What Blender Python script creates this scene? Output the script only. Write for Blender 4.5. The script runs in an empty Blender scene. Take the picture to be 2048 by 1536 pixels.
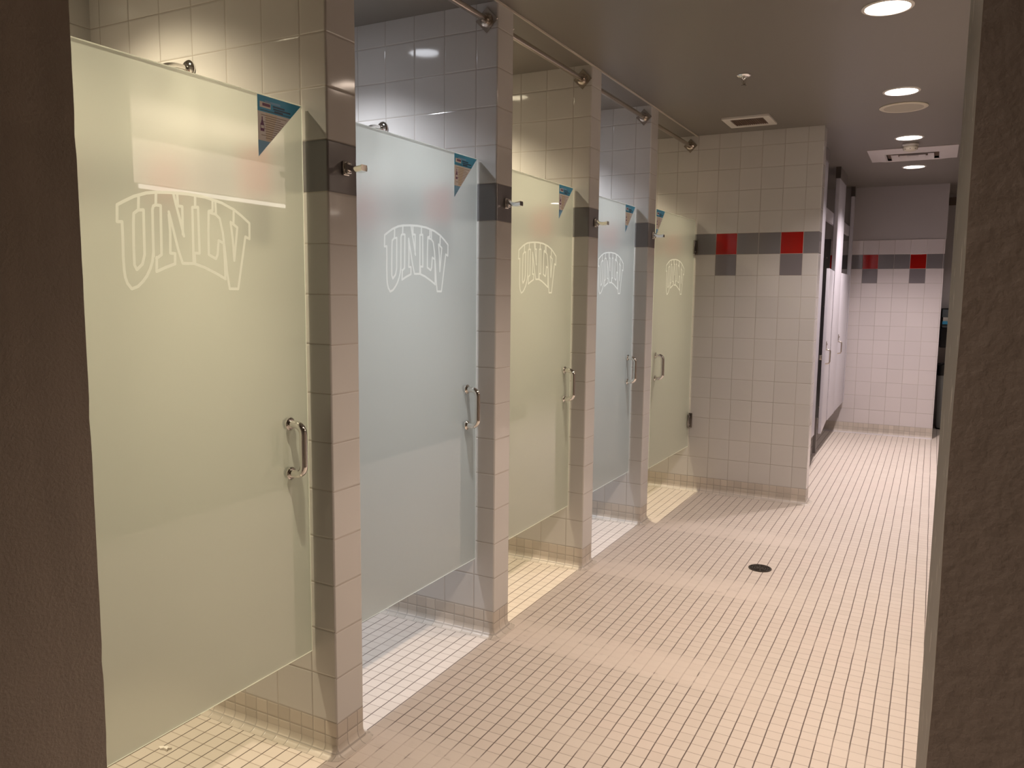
import bpy, math, random
from mathutils import Vector, Matrix
random.seed(7)
D = bpy.data
COL = bpy.context.scene.collection
PI = math.pi

# ------------------------------------------------------------------ dimensions (metres)
H = 2.6534            # ceiling height
T = 0.1524            # wall tile pitch
BASE = 0.1131         # top of the small-tile base
FW = 0.1363           # thickness of the shower dividers
FINS = [-1.02, 0.0, 1.0287, 2.0156, 2.9867]   # near face of each divider
ENDY = 4.0495         # near face of the wall that closes the shower row
ENDX = 0.8772
FARY = 7.531
FARX = 1.671
BACKX = -1.065        # rear wall of the showers
GX = -0.087           # outer face of the shower door glass
RIGHTX = 2.5
RECY = 8.55           # back wall of the recess past the far wall
NEARY = -1.266        # wall with the doorway the picture is taken through (far face)
NEARY0 = -1.536

# ------------------------------------------------------------------ materials
class NT:
    def __init__(s, name):
        s.m = D.materials.new(name); s.m.use_nodes = True
        s.t = s.m.node_tree; s.t.nodes.clear()
        s.out = s.t.nodes.new('ShaderNodeOutputMaterial')
    def n(s, typ, ins=None, **kw):
        nd = s.t.nodes.new(typ)
        for k, v in kw.items(): setattr(nd, k, v)
        for k, v in (ins or {}).items(): s.set(nd.inputs[k], v)
        return nd
    def set(s, sock, v):
        if isinstance(v, bpy.types.NodeSocket): s.t.links.new(v, sock)
        elif isinstance(v, (tuple, list)) and len(v) == 3 and sock.type == 'RGBA': sock.default_value = (*v, 1)
        else: sock.default_value = v
    def math(s, op, a, b=0.0, c=None):
        nd = s.n('ShaderNodeMath', operation=op)
        s.set(nd.inputs[0], a); s.set(nd.inputs[1], b)
        if c is not None: s.set(nd.inputs[2], c)
        return nd.outputs[0]
    def step(s, x, a, b):
        nd = s.n('ShaderNodeMapRange', {0: x, 1: a, 2: b, 3: 0.0, 4: 1.0}, interpolation_type='SMOOTHSTEP')
        return nd.outputs[0]
    def mix(s, f, a, b):
        nd = s.n('ShaderNodeMix', data_type='RGBA')
        s.set(nd.inputs[0], f); s.set(nd.inputs[6], a); s.set(nd.inputs[7], b)
        return nd.outputs[2]
    def mixf(s, f, a, b):
        nd = s.n('ShaderNodeMix', data_type='FLOAT')
        s.set(nd.inputs[0], f); s.set(nd.inputs[2], a); s.set(nd.inputs[3], b)
        return nd.outputs[0]
    def done(s, sh):
        s.t.links.new(sh, s.out.inputs[0]); return s.m

def srgb(r, g, b):
    f = lambda c: (c/255/12.92) if c/255 <= .04045 else ((c/255+.055)/1.055)**2.4
    return (f(r), f(g), f(b))

def simple(name, col, rough=.5, metal=0., bump=0., bscale=60., spec=.5, var=0.):
    q = NT(name)
    c = col
    if var:
        no = q.n('ShaderNodeTexNoise', {'Scale': 6.0, 'Detail': 3.0})
        c = q.mix(q.step(no.outputs[0], .3, .7), tuple(x*(1-var) for x in col), tuple(min(1, x*(1+var)) for x in col))
    p = q.n('ShaderNodeBsdfPrincipled', {'Base Color': c, 'Roughness': rough, 'Metallic': metal, 'Specular IOR Level': spec})
    if bump:
        co = q.n('ShaderNodeTexCoord')
        no = q.n('ShaderNodeTexNoise', {'Vector': co.outputs['Object'], 'Scale': bscale, 'Detail': 4.0, 'Roughness': .55})
        b = q.n('ShaderNodeBump', {'Height': no.outputs[0], 'Strength': bump, 'Distance': .003})
        q.set(p.inputs['Normal'], b.outputs[0])
    return q.done(p.outputs[0])

def emit(name, col, st):
    q = NT(name)
    return q.done(q.n('ShaderNodeEmission', {'Color': col, 'Strength': st}).outputs[0])

TILE = (.55, .533, .512)
GREY = (.180, .173, .180)
RED = (.33, .006, .004)

def tile_mat(name, uoff, phase=None, grey=False, col=TILE, grout=(.44, .40, .355), rough=.075):
    q = NT(name)
    uv = q.n('ShaderNodeUVMap', uv_map='uv')
    se = q.n('ShaderNodeSeparateXYZ', {0: uv.outputs[0]})
    u, v = se.outputs[0], se.outputs[1]
    vp = q.math('SUBTRACT', v, BASE)
    isb = q.math('LESS_THAN', vp, 0.0)
    s = q.mixf(isb, T, .0508)
    U = q.math('DIVIDE', q.math('SUBTRACT', u, uoff), s); V = q.math('DIVIDE', vp, s)
    iu = q.math('FLOOR', U); iv = q.math('FLOOR', V)
    fu = q.math('FRACT', U); fv = q.math('FRACT', V)
    du = q.math('MULTIPLY', q.math('MINIMUM', fu, q.math('SUBTRACT', 1.0, fu)), s)
    dv = q.math('MULTIPLY', q.math('MINIMUM', fv, q.math('SUBTRACT', 1.0, fv)), s)
    d = q.math('MINIMUM', du, dv)
    tile = q.step(d, .0010, .0019)
    hgt = q.step(d, .0006, .0055)
    cv = q.n('ShaderNodeCombineXYZ', {0: iu, 1: iv, 2: uoff})
    wn = q.n('ShaderNodeTexWhiteNoise', {'Vector': cv.outputs[0]}, noise_dimensions='3D')
    c = q.mix(wn.outputs[0], tuple(x*.975 for x in col), tuple(x*1.025 for x in col))
    basec = q.mix(wn.outputs[0], tuple(x*.80 for x in (.60, .54, .47)), tuple(x*.95 for x in (.60, .54, .47)))
    c = q.mix(isb, c, basec)
    if grey or phase is not None:
        r11 = q.math('COMPARE', iv, 11.0, .1)
        c = q.mix(r11, c, GREY)
        if phase is not None:
            m = q.math('COMPARE', q.math('FLOORED_MODULO', q.math('SUBTRACT', iu, float(phase)), 3.0), 0.0, .1)
            nb = q.math('SUBTRACT', 1.0, isb)
            c = q.mix(q.math('MULTIPLY', m, r11), c, RED)
            c = q.mix(q.math('MULTIPLY', q.math('MULTIPLY', m, nb), q.math('COMPARE', iv, 10.0, .1)), c, (.185, .17, .18))
    no = q.n('ShaderNodeTexNoise', {'Vector': uv.outputs[0], 'Scale': 2.2, 'Detail': 3.0})
    g = q.mix(q.step(no.outputs[0], .35, .65), tuple(x*.7 for x in grout), grout)
    c = q.mix(tile, g, c)
    ro = q.mixf(tile, .7, q.mixf(isb, rough, .38))
    b = q.n('ShaderNodeBump', {'Height': hgt, 'Strength': .55, 'Distance': .0016})
    no2 = q.n('ShaderNodeTexNoise', {'Vector': uv.outputs[0], 'Scale': 9.0, 'Detail': 1.0})
    b2 = q.n('ShaderNodeBump', {'Height': no2.outputs[0], 'Strength': .10, 'Distance': .006, 'Normal': b.outputs[0]})
    off = q.n('ShaderNodeVectorMath', {0: wn.outputs['Color'], 1: (.5, .5, .5)}, operation='SUBTRACT')
    sc = q.n('ShaderNodeVectorMath', {0: off.outputs[0], 3: .009}, operation='SCALE')
    ad = q.n('ShaderNodeVectorMath', {0: b2.outputs[0], 1: sc.outputs[0]}, operation='ADD')
    nr = q.n('ShaderNodeVectorMath', {0: ad.outputs[0]}, operation='NORMALIZE')
    p = q.n('ShaderNodeBsdfPrincipled', {'Base Color': c, 'Roughness': ro, 'Normal': nr.outputs[0], 'Specular IOR Level': .5})
    return q.done(p.outputs[0])

def floor_mat():
    q = NT('floor_mosaic'); S = .0525
    uv = q.n('ShaderNodeUVMap', uv_map='uv')
    wob = q.n('ShaderNodeTexNoise', {'Vector': uv.outputs[0], 'Scale': 5.0, 'Detail': 2.0})
    wv = q.n('ShaderNodeVectorMath', {0: wob.outputs['Color'], 1: (.5, .5, .5)}, operation='SUBTRACT')
    ws = q.n('ShaderNodeVectorMath', {0: wv.outputs[0], 3: .005}, operation='SCALE')
    uu = q.n('ShaderNodeVectorMath', {0: uv.outputs[0], 1: ws.outputs[0]}, operation='ADD')
    se = q.n('ShaderNodeSeparateXYZ', {0: uu.outputs[0]})
    U = q.math('DIVIDE', q.math('SUBTRACT', se.outputs[0], .930), S); V = q.math('DIVIDE', se.outputs[1], S)
    iu = q.math('FLOOR', U); iv = q.math('FLOOR', V); fu = q.math('FRACT', U); fv = q.math('FRACT', V)
    du = q.math('MULTIPLY', q.math('MINIMUM', fu, q.math('SUBTRACT', 1.0, fu)), S)
    dv = q.math('MULTIPLY', q.math('MINIMUM', fv, q.math('SUBTRACT', 1.0, fv)), S)
    cv = q.n('ShaderNodeCombineXYZ', {0: iu, 1: iv})
    wn = q.n('ShaderNodeTexWhiteNoise', {'Vector': cv.outputs[0]}, noise_dimensions='2D')
    c = q.mix(wn.outputs[0], (.605, .542, .478), (.638, .575, .51))
    pn = q.n('ShaderNodeTexNoise', {'Vector': uv.outputs[0], 'Scale': 2.6, 'Detail': 4.0})
    c = q.mix(q.math('MULTIPLY', q.step(pn.outputs[0], .45, .75), .35), c, (.66, .56, .50))
    # worn pale grout patches that run out from the dividers
    rx = q.n('ShaderNodeSeparateXYZ', {0: uv.outputs[0]})
    pale = None
    for f in FINS[1:]:
        a = q.math('SUBTRACT', rx.outputs[1], f-.03)
        bnd = q.math('MULTIPLY', q.step(a, .0, .04), q.math('SUBTRACT', 1.0, q.step(a, .19, .30)))
        pale = bnd if pale is None else q.math('MAXIMUM', pale, bnd)
    pale = q.math('MULTIPLY', pale, q.math('MULTIPLY', q.step(rx.outputs[0], -.02, .03), q.math('SUBTRACT', 1.0, q.step(rx.outputs[0], .7, 1.3))))
    n2 = q.n('ShaderNodeTexNoise', {'Vector': uv.outputs[0], 'Scale': 14.0, 'Detail': 3.0})
    pale = q.math('MULTIPLY', pale, q.step(n2.outputs[0], .28, .46))
    n3 = q.n('ShaderNodeTexNoise', {'Vector': uv.outputs[0], 'Scale': 3.3, 'Detail': 4.0})
    wear = q.step(n3.outputs[0], .52, .70)
    gl = q.math('MAXIMUM', pale, q.math('MULTIPLY', wear, .55))
    gx = q.math('SUBTRACT', 1.0, q.step(du, .0013, .0024))
    gy = q.math('SUBTRACT', 1.0, q.step(dv, .0010, .0019))
    gcx = q.mix(gl, (.115, .085, .07), (.46, .39, .335))
    gcy = q.mix(gl, (.40, .335, .29), (.62, .55, .49))
    c = q.mix(gy, c, gcy); c = q.mix(gx, c, gcx)
    c = q.mix(q.math('MULTIPLY', pale, .38), c, (.72, .64, .57))
    hgt = q.step(q.math('MINIMUM', du, dv), .0006, .004)
    b = q.n('ShaderNodeBump', {'Height': hgt, 'Strength': .5, 'Distance': .0012})
    p = q.n('ShaderNodeBsdfPrincipled', {'Base Color': c, 'Roughness': .42, 'Normal': b.outputs[0], 'Specular IOR Level': .4})
    return q.done(p.outputs[0])

def frost_mat():
    q = NT('frosted_glass')
    tr = q.n('ShaderNodeBsdfTranslucent', {'Color': (.67, .695, .66)})
    df = q.n('ShaderNodeBsdfDiffuse', {'Color': (.46, .485, .46)})
    rf = q.n('ShaderNodeBsdfRefraction', {'Color': (.93, .95, .92), 'Roughness': .78, 'IOR': 1.13})
    a = q.n('ShaderNodeMixShader', {0: .40, 1: tr.outputs[0], 2: df.outputs[0]})
    b = q.n('ShaderNodeMixShader', {0: .33, 1: a.outputs[0], 2: rf.outputs[0]})
    gl = q.n('ShaderNodeBsdfGlossy', {'Color': (1, 1, 1), 'Roughness': .015})
    fr = q.n('ShaderNodeFresnel', {'IOR': 1.68})
    m = q.n('ShaderNodeMixShader', {0: fr.outputs[0], 1: b.outputs[0], 2: gl.outputs[0]})
    return q.done(m.outputs[0])

def clear_mat():
    q = NT('glass_inner_face')
    t = q.n('ShaderNodeBsdfTransparent', {'Color': (.96, .985, .96)})
    gl = q.n('ShaderNodeBsdfGlossy', {'Color': (1, 1, 1), 'Roughness': .05})
    m = q.n('ShaderNodeMixShader', {0: .03, 1: t.outputs[0], 2: gl.outputs[0]})
    return q.done(m.outputs[0])

def edge_mat():
    q = NT('glass_edge')
    tr = q.n('ShaderNodeBsdfTranslucent', {'Color': (.97, 1.0, .96)})
    df = q.n('ShaderNodeBsdfDiffuse', {'Color': (.80, .90, .80)})
    a = q.n('ShaderNodeMixShader', {0: .25, 1: tr.outputs[0], 2: df.outputs[0]})
    return q.done(a.outputs[0])

def etch_mat():
    q = NT('etched_lettering')
    tr = q.n('ShaderNodeBsdfTranslucent', {'Color': (.95, .98, .95)})
    df = q.n('ShaderNodeBsdfDiffuse', {'Color': (.92, .95, .92)})
    a = q.n('ShaderNodeMixShader', {0: .5, 1: tr.outputs[0], 2: df.outputs[0]})
    gl = q.n('ShaderNodeBsdfGlossy', {'Color': (1, 1, 1), 'Roughness': .12})
    m = q.n('ShaderNodeMixShader', {0: .05, 1: a.outputs[0], 2: gl.outputs[0]})
    return q.done(m.outputs[0])

def steel_mat(name, col, rough, bump=0):
    return simple(name, col, rough, 1.0, bump=bump, bscale=250)

M = {}
M['tile_side'] = tile_mat('tile_shower_side', -.100, phase=-2)
M['tile_front'] = tile_mat('tile_divider_front', 0.0, grey=True)
M['tile_back'] = tile_mat('tile_shower_back', .05, phase=0)
M['tile_end'] = tile_mat('tile_end_wall', .7738-5*T, phase=1)
M['tile_far'] = tile_mat('tile_far_wall', 1.5061-9*T, phase=2, col=(.60, .56, .56))
M['tile_plain'] = tile_mat('tile_plain', 0.0, grey=True)
M['floor'] = floor_mat()
M['ceil'] = simple('ceiling_paint', (.185, .168, .147), .42, bump=.05, bscale=30)
M['paint_grey'] = simple('grey_wall_paint', (.40, .375, .37), .5, bump=.06, bscale=80)
M['paint_dark'] = simple('dark_brown_wall_paint', (.37, .315, .268), .5, bump=.35, bscale=260, var=.06)
M['paint_jamb'] = simple('brown_wall_paint', (.205, .165, .135), .55, bump=.5, bscale=120, var=.05)
M['paint_cut'] = simple('pale_jamb_paint', (.25, .225, .185), .5, bump=.35, bscale=60, var=.2)
M['paint_light'] = simple('light_wall_paint', (.66, .60, .54), .5)
M['paint_taupe'] = simple('taupe_wall_paint', (.20, .17, .145), .5)
M['paint_white'] = simple('white_wall_paint', (.80, .75, .70), .5)
q_ = NT('pale_jamb_chips'); co_ = q_.n('ShaderNodeTexCoord')
nz_ = q_.n('ShaderNodeTexNoise', {'Vector': co_.outputs['Object'], 'Scale': 55.0, 'Detail': 3.0})
cc_ = q_.mix(q_.step(nz_.outputs[0], .63, .68), (.25, .225, .185), (.50, .46, .41))
nb_ = q_.n('ShaderNodeBump', {'Height': nz_.outputs[0], 'Strength': .3, 'Distance': .002})
M['paint_cut'] = q_.done(q_.n('ShaderNodeBsdfPrincipled', {'Base Color': cc_, 'Roughness': .55, 'Normal': nb_.outputs[0]}).outputs[0])
M['bead'] = simple('corner_bead', (.55, .50, .44), .45)
M['chip'] = simple('chipped_plaster', (.62, .58, .53), .8, bump=.5)
M['frost'] = frost_mat(); M['clear'] = clear_mat(); M['edge'] = edge_mat(); M['etch'] = etch_mat()
M['chrome'] = steel_mat('chrome', (.80, .78, .75), .06)
M['nickel'] = steel_mat('brushed_nickel', (.56, .50, .44), .26)
M['darkmetal'] = steel_mat('dark_steel', (.20, .18, .165), .28)
M['hinge'] = steel_mat('shaded_nickel', (.34, .32, .30), .22)  # nickel made darker, the shadow on the hinges is put into its colour
M['stainless'] = steel_mat('stainless', (.42, .40, .39), .30)
M['laminate'] = simple('lavender_grey_laminate', (.58, .57, .63), .32)
M['laminate_edge'] = simple('laminate_edge', (.50, .47, .45), .45)
M['seal'] = simple('dark_seal', (.05, .04, .04), .5)
M['white'] = simple('white_plastic', (.68, .65, .60), .4)
M['cream'] = simple('cream_plastic', (.62, .57, .46), .45)
M['grille'] = simple('brown_mesh_grille', (.13, .08, .055), .7, bump=.6, bscale=300)
M['diffuser'] = simple('diffuser_metal', (.62, .58, .57), .4)
M['black'] = simple('black_plastic', (.012, .012, .013), .4)
M['bag'] = simple('black_bag', (.010, .010, .011), .3, bump=.8, bscale=30)
M['bin'] = simple('grey_bin_plastic', (.36, .39, .40), .5)
M['smoke'] = simple('smoky_plastic', (.16, .19, .21), .25)
M['blue'] = simple('sticker_blue', (.06, .43, .74), .4)
M['blue2'] = simple('sticker_light_blue', (.26, .55, .85), .4)
M['navy'] = simple('sticker_ink', (.02, .07, .17), .4)
M['paper'] = simple('sticker_paper', (.95, .92, .90), .5)
M['tan'] = simple('sticker_tan', (.92, .84, .72), .5)
M['ink'] = simple('sticker_brown_ink', (.30, .21, .17), .5)
M['purple'] = simple('sticker_purple', (.22, .10, .20), .5)
M['tissue'] = simple('tissue', (.85, .80, .74), .9)
M['drain'] = steel_mat('bronze_drain', (.10, .085, .07), .45)
M['hole'] = simple('dark_hole', (.006, .005, .005), .9)

# ------------------------------------------------------------------ mesh helpers
class MB:
    def __init__(s): s.v = []; s.f = []; s.mi = []; s.mats = []; s.sm = []
    def mat(s, m):
        if m not in s.mats: s.mats.append(m)
        return s.mats.index(m)
    def face(s, pts, m, smooth=False):
        i = len(s.v); s.v += [tuple(p) for p in pts]; s.f.append(tuple(range(i, i+len(pts)))); s.mi.append(s.mat(m)); s.sm.append(smooth)
    def grid(s, rows, m, close_u=False, close_v=False, smooth=True, flip=False):
        i0 = len(s.v); nr = len(rows); nc = len(rows[0])
        for r in rows: s.v += [tuple(p) for p in r]
        mi = s.mat(m)
        for a in range(nr if close_v else nr-1):
            for b in range(nc if close_u else nc-1):
                q = (i0+a*nc+b, i0+a*nc+(b+1) % nc, i0+((a+1) % nr)*nc+(b+1) % nc, i0+((a+1) % nr)*nc+b)
                s.f.append(q[::-1] if flip else q); s.mi.append(mi); s.sm.append(smooth)
    def ngon(s, pts, m, smooth=False): s.face(pts, m, smooth)
    def box(s, x0, x1, y0, y1, z0, z1, m, mx0=None, mx1=None, my0=None, my1=None, mz0=None, mz1=None):
        P = lambda a, b, c: (x1 if a else x0, y1 if b else y0, z1 if c else z0)
        for idx, mm in ((((0,0,0),(0,0,1),(0,1,1),(0,1,0)), mx0), (((1,0,0),(1,1,0),(1,1,1),(1,0,1)), mx1),
                        (((0,0,0),(1,0,0),(1,0,1),(0,0,1)), my0), (((0,1,0),(0,1,1),(1,1,1),(1,1,0)), my1),
                        (((0,0,0),(0,1,0),(1,1,0),(1,0,0)), mz0), (((0,0,1),(1,0,1),(1,1,1),(0,1,1)), mz1)):
            s.face([P(*i) for i in idx], mm or m)
    def rbox(s, x0, x1, y0, y1, z0, z1, m, r=.004, seg=3):
        """box with rounded vertical-profile edges all round (rounded in plan, chamfered top and bottom)"""
        def ring(ins, z):
            pts = []; rr = max(r-ins, .0004)
            for cx, cy, a0 in ((x1-r, y1-r, 0), (x0+r, y1-r, PI/2), (x0+r, y0+r, PI), (x1-r, y0+r, 1.5*PI)):
                for k in range(seg+1):
                    a = a0+k*PI/2/seg; pts.append((cx+rr*math.cos(a), cy+rr*math.sin(a), z))
            return pts
        prof = []
        for k in range(seg+1):
            a = PI/2*k/seg; prof.append((r*(1-math.sin(a)), z0+r*(1-math.cos(a))))
        for k in range(seg+1):
            a = PI/2*k/seg; prof.append((r*(1-math.cos(a)), z1-r*(1-math.sin(a))))
        rows = [ring(i, z) for i, z in prof]
        s.grid(rows, m, close_u=True)
        s.ngon(rows[0][::-1], m); s.ngon(rows[-1], m)
    def lathe(s, prof, c, m, axis='z', n=32, cap0=True, cap1=True, smooth=True):
        rows = []
        for r, h in prof:
            row = []
            for k in range(n):
                a = 2*PI*k/n; x, y = r*math.cos(a), r*math.sin(a)
                p = {'z': (x, y, h), 'x': (h, x, y), 'y': (y, h, x)}[axis]
                row.append((c[0]+p[0], c[1]+p[1], c[2]+p[2]))
            rows.append(row)
        s.grid(rows, m, close_u=True, smooth=smooth)
        if cap0: s.ngon(rows[0][::-1], m)
        if cap1: s.ngon(rows[-1], m)
    def tube(s, path, r, m, n=14, caps=True):
        path = [Vector(p) for p in path]; rows = []
        up = None
        for i, p in enumerate(path):
            d = (path[min(i+1, len(path)-1)]-path[max(i-1, 0)]).normalized()
            if up is None:
                up = Vector((0, 0, 1)) if abs(d.z) < .9 else Vector((0, 1, 0))
            a = d.cross(up).normalized(); b = a.cross(d).normalized(); up = b
            rr = r[i] if isinstance(r, (list, tuple)) else r
            rows.append([p+a*rr*math.cos(2*PI*k/n)+b*rr*math.sin(2*PI*k/n) for k in range(n)])
        s.grid(rows, m, close_u=True)
        if caps: s.ngon(rows[0][::-1], m); s.ngon(rows[-1], m)
    def build(s, name, parent=None, loc=None, uvf=None, fixn=True):
        me = D.meshes.new(name); me.from_pydata(s.v, [], s.f)
        for m in s.mats: me.materials.append(m)
        for p, mi, sm in zip(me.polygons, s.mi, s.sm): p.material_index = mi; p.use_smooth = sm
        import bmesh
        if fixn:
            bm = bmesh.new(); bm.from_mesh(me)
            bmesh.ops.remove_doubles(bm, verts=bm.verts, dist=1e-5)
            bmesh.ops.recalc_face_normals(bm, faces=bm.faces)
            bm.to_mesh(me); bm.free()
        me.update()
        uvl = me.uv_layers.new(name='uv')
        L = Vector(loc) if loc else Vector()
        for p in me.polygons:
            n = p.normal
            for li in p.loop_indices:
                c = me.vertices[me.loops[li].vertex_index].co
                if uvf: uv = uvf(n, c)
                elif abs(n.x) > max(abs(n.y), abs(n.z)): uv = (c.y, c.z)
                elif abs(n.y) > abs(n.z): uv = (c.x, c.z)
                else: uv = (c.x, c.y)
                uvl.data[li].uv = uv
        try: me.set_sharp_from_angle(angle=math.radians(40))
        except Exception: pass
        if loc:
            me.transform(Matrix.Translation(-L))
        o = D.objects.new(name, me); COL.objects.link(o)
        if parent is not None:
            o.parent = parent
            pl = Vector(parent.location)
            if parent.parent: pl = pl + Vector(parent.parent.location)
            o.location = (L-pl) if loc else -pl
        elif loc: o.location = L
        return o

def tag(o, label, cat, group=None, kind=None):
    if label: o['label'] = label
    if cat: o['category'] = cat
    if group: o['group'] = group
    if kind: o['kind'] = kind
    return o
def thing(name, loc, label, cat, group=None):
    o = D.objects.new(name, None); COL.objects.link(o); o.location = loc; o.empty_display_size = .1
    return tag(o, label, cat, group)
def copy_tree(o, parent=None):
    c = o.copy(); COL.objects.link(c)
    if parent is not None: c.parent = parent
    for ch in list(o.children): copy_tree(ch, c)
    return c
def struct(o, label, cat='wall'): return tag(o, label, cat, kind='structure')

# ------------------------------------------------------------------ floor and ceiling
b = MB()
b.box(-1.2, 3.85, -3.7, 8.75, -.08, 0, M['floor'])
struct(b.build('floor'), 'pinkish beige mosaic tile floor with dark grout lines', 'floor')
b = MB()
b.box(-1.2, 3.85, -3.7, 8.75, H, H+.08, M['ceil'])
struct(b.build('ceiling'), 'smooth taupe painted ceiling over showers and aisle', 'ceiling')

# ------------------------------------------------------------------ shower dividers (walls)
def cove(b, path, m, r=.034, n=6):
    """curved base along a floor path; path = list of ((x,y),(nx,ny)) with outward normals"""
    rows = []
    for k in range(n+1):
        a = PI/2*k/n
        off = r*(1-math.cos(a)); z = r*(1-math.sin(a))
        rows.append([(p[0]+nn[0]*(off+.0004), p[1]+nn[1]*(off+.0004), z+.0006) for p, nn in path])
    b.grid(rows, m)

def fin_mesh(y0, label, xfront=0.0, xback=BACKX, y1=None, front=None, sidem=None, name='wall_divider'):
    y1 = y0+FW if y1 is None else y1
    side = sidem or M['tile_side']; front = front or M['tile_front']
    b = MB(); R = .007; seg = 4
    plan = [(xback, y0)]
    for k in range(seg+1):
        a = -PI/2+PI/2*k/seg; plan.append((xfront-R+R*math.cos(a), y0+R+R*math.sin(a)))
    for k in range(seg+1):
        a = PI/2*k/seg; plan.append((xfront-R+R*math.cos(a), y1-R+R*math.sin(a)))
    plan.append((xback, y1))
    i0 = None
    for i in range(len(plan)-1):
        a, c = plan[i], plan[i+1]
        d = Vector((c[0]-a[0], c[1]-a[1])); nx, ny = d.y, -d.x
        mm = front if abs(nx) > abs(ny) else side
        b.face([(a[0], a[1], 0), (c[0], c[1], 0), (c[0], c[1], H), (a[0], a[1], H)], mm, smooth=True)
    b.face([(xback, y0, 0), (xback, y0, H), (xback, y1, H), (xback, y1, 0)], side)
    r = .034
    path = [((xback, y0), (0, -1)), ((xfront-R, y0), (0, -1)), ((xfront-R*.3, y0+R*.3), (.707, -.707)), ((xfront, y0+R), (1, 0)),
            ((xfront, y1-R), (1, 0)), ((xfront-R*.3, y1-R*.3), (.707, .707)), ((xfront-R, y1), (0, 1)), ((xback, y1), (0, 1))]
    cove(b, path, side)
    def uvf(n, c):
        if abs(n.x) > abs(n.y) and c.x > xfront-.06: return (c.y-y0, c.z if c.z > .036 else c.z*.6+.004)
        return (c.x, c.z)
    o = b.build(name, uvf=uvf, fixn=False)
    me = o.data
    # the dark seam where the front tile meets the side tile is the mitred grout of a real corner
    return struct(o, label)

ordinals = ['tiled divider nearest the doorway, left of the first shower', 'tiled divider between the first and second showers',
            'tiled divider between the second and third showers', 'tiled divider between the third and fourth showers',
            'tiled divider between the fourth and last showers']
for y0, lb in zip(FINS, ordinals): fin_mesh(y0, lb)
# dark corner seams on each divider (grout of the mitre)
fin_mesh(ENDY, 'tiled wall closing the shower row with red and grey accent tiles', xfront=ENDX, xback=BACKX, sidem=M['tile_end'],
         front=M['tile_plain'], name='wall_end')
# rear wall of the showers
b = MB()
b.box(BACKX-.12, BACKX, -1.2, FARY, 0, H, M['tile_back'])
b.grid([[(BACKX+.034*(1-math.cos(PI/2*k/6))+.0004, y, .034*(1-math.sin(PI/2*k/6))+.0006) for y in (-1.0, ENDY)] for k in range(7)], M['tile_back'])
struct(b.build('wall_rear', fixn=False), 'tiled rear wall of the shower row')
# far wall with accent band, painted above
b = MB()
TOPT = BASE+13*T
b.box(BACKX, FARX, FARY, FARY+.13, 0, TOPT, M['tile_far'])
b.box(BACKX, FARX+.004, FARY+.006, FARY+.13, TOPT, H, M['paint_grey'])
b.grid([[(x, FARY-.034*(1-math.cos(PI/2*k/6))-.0004, .034*(1-math.sin(PI/2*k/6))+.0006) for x in (BACKX, FARX)] for k in range(7)], M['tile_far'], flip=True)
struct(b.build('wall_far', fixn=False), 'far white tiled wall with red and grey band, grey paint above')
# pale trim bead along the front edge of the shower ceilings
b = MB(); b.box(-.004, .004, -1.2, ENDY, H-.007, H, M['bead'])
struct(b.build('trim_1'), 'thin pale trim bead where shower ceiling meets aisle ceiling', 'trim')
# recess past the far wall
b = MB(); b.box(-1.2, 3.85, RECY, RECY+.12, 0, H, M['paint_grey'])
struct(b.build('wall_recess'), 'grey painted wall in the recess past the far wall')
# right side of the aisle (seen in the glass)
b = MB(); b.box(RIGHTX, RIGHTX+.12, NEARY, 1.355, 0, H, M['paint_taupe'])
struct(b.build('wall_right'), 'taupe painted wall on the right side of the aisle')
b = MB(); b.box(RIGHTX, RIGHTX+.12, 1.355, 3.15, 0, 2.065, M['paint_taupe'])
b.box(RIGHTX-.012, RIGHTX+.132, 1.355, 3.15, 2.065, 2.10, M['paint_light'])
struct(b.build('wall_low'), 'low partition wall on the right side of the aisle with pale cap')
b = MB(); b.box(RIGHTX, RIGHTX+.12, 3.15, 6.6, 0, H, M['paint_taupe'])
struct(b.build('wall_right_far'), 'taupe painted wall along the right side of the aisle')
b = MB(); b.box(3.7, 3.82, -3.6, 8.7, 0, H, M['paint_white'])
struct(b.build('wall_outer'), 'light painted wall of the adjoining room')
# room the picture is taken from, and the wall with the doorway
LJ, RJ = .717, 1.623
def jag(xe, sgn, seed):
    """jittered arris so the plaster corner is not ruler straight"""
    rnd = random.Random(seed); out = []
    n = 90
    for k in range(n+1):
        z = 2.15*k/n; out.append((xe+sgn*(rnd.random()*.0006 + (.0016 if rnd.random() < .05 else 0)), z))
    return out
b = MB()
e1 = jag(LJ, -1, 3)
for (xa, za), (xb, zb) in zip(e1[:-1], e1[1:]):
    b.face([(LJ, NEARY0, za), (xa, NEARY, za), (xb, NEARY, zb), (LJ, NEARY0, zb)], M['paint_dark'])
    b.face([(xa, NEARY, za), (-1.185, NEARY, za), (-1.185, NEARY, zb), (xb, NEARY, zb)], M['paint_taupe'])
b.face([(-1.185, NEARY0, 0), (LJ, NEARY0, 0), (LJ, NEARY0, 2.15), (-1.185, NEARY0, 2.15)], M['paint_jamb'])
b.face([(-1.185, NEARY0, 0), (-1.185, NEARY0, 2.15), (-1.185, NEARY, 2.15), (-1.185, NEARY, 0)], M['paint_jamb'])
struct(b.build('wall_near', fixn=False), 'dark brown plastered door jamb filling the left edge')
b = MB()
e2 = jag(RJ, 1, 5)
for (xa, za), (xb, zb) in zip(e2[:-1], e2[1:]):
    b.face([(xa, NEARY0, za), (RJ, NEARY, za), (RJ, NEARY, zb), (xb, NEARY0, zb)], M['paint_cut'])
    b.face([(xa, NEARY0, za), (xb, NEARY0, zb), (3.695, NEARY0, zb), (3.695, NEARY0, za)], M['paint_jamb'])
b.face([(RJ, NEARY, 0), (3.695, NEARY, 0), (3.695, NEARY, 2.15), (RJ, NEARY, 2.15)], M['paint_taupe'])
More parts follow.
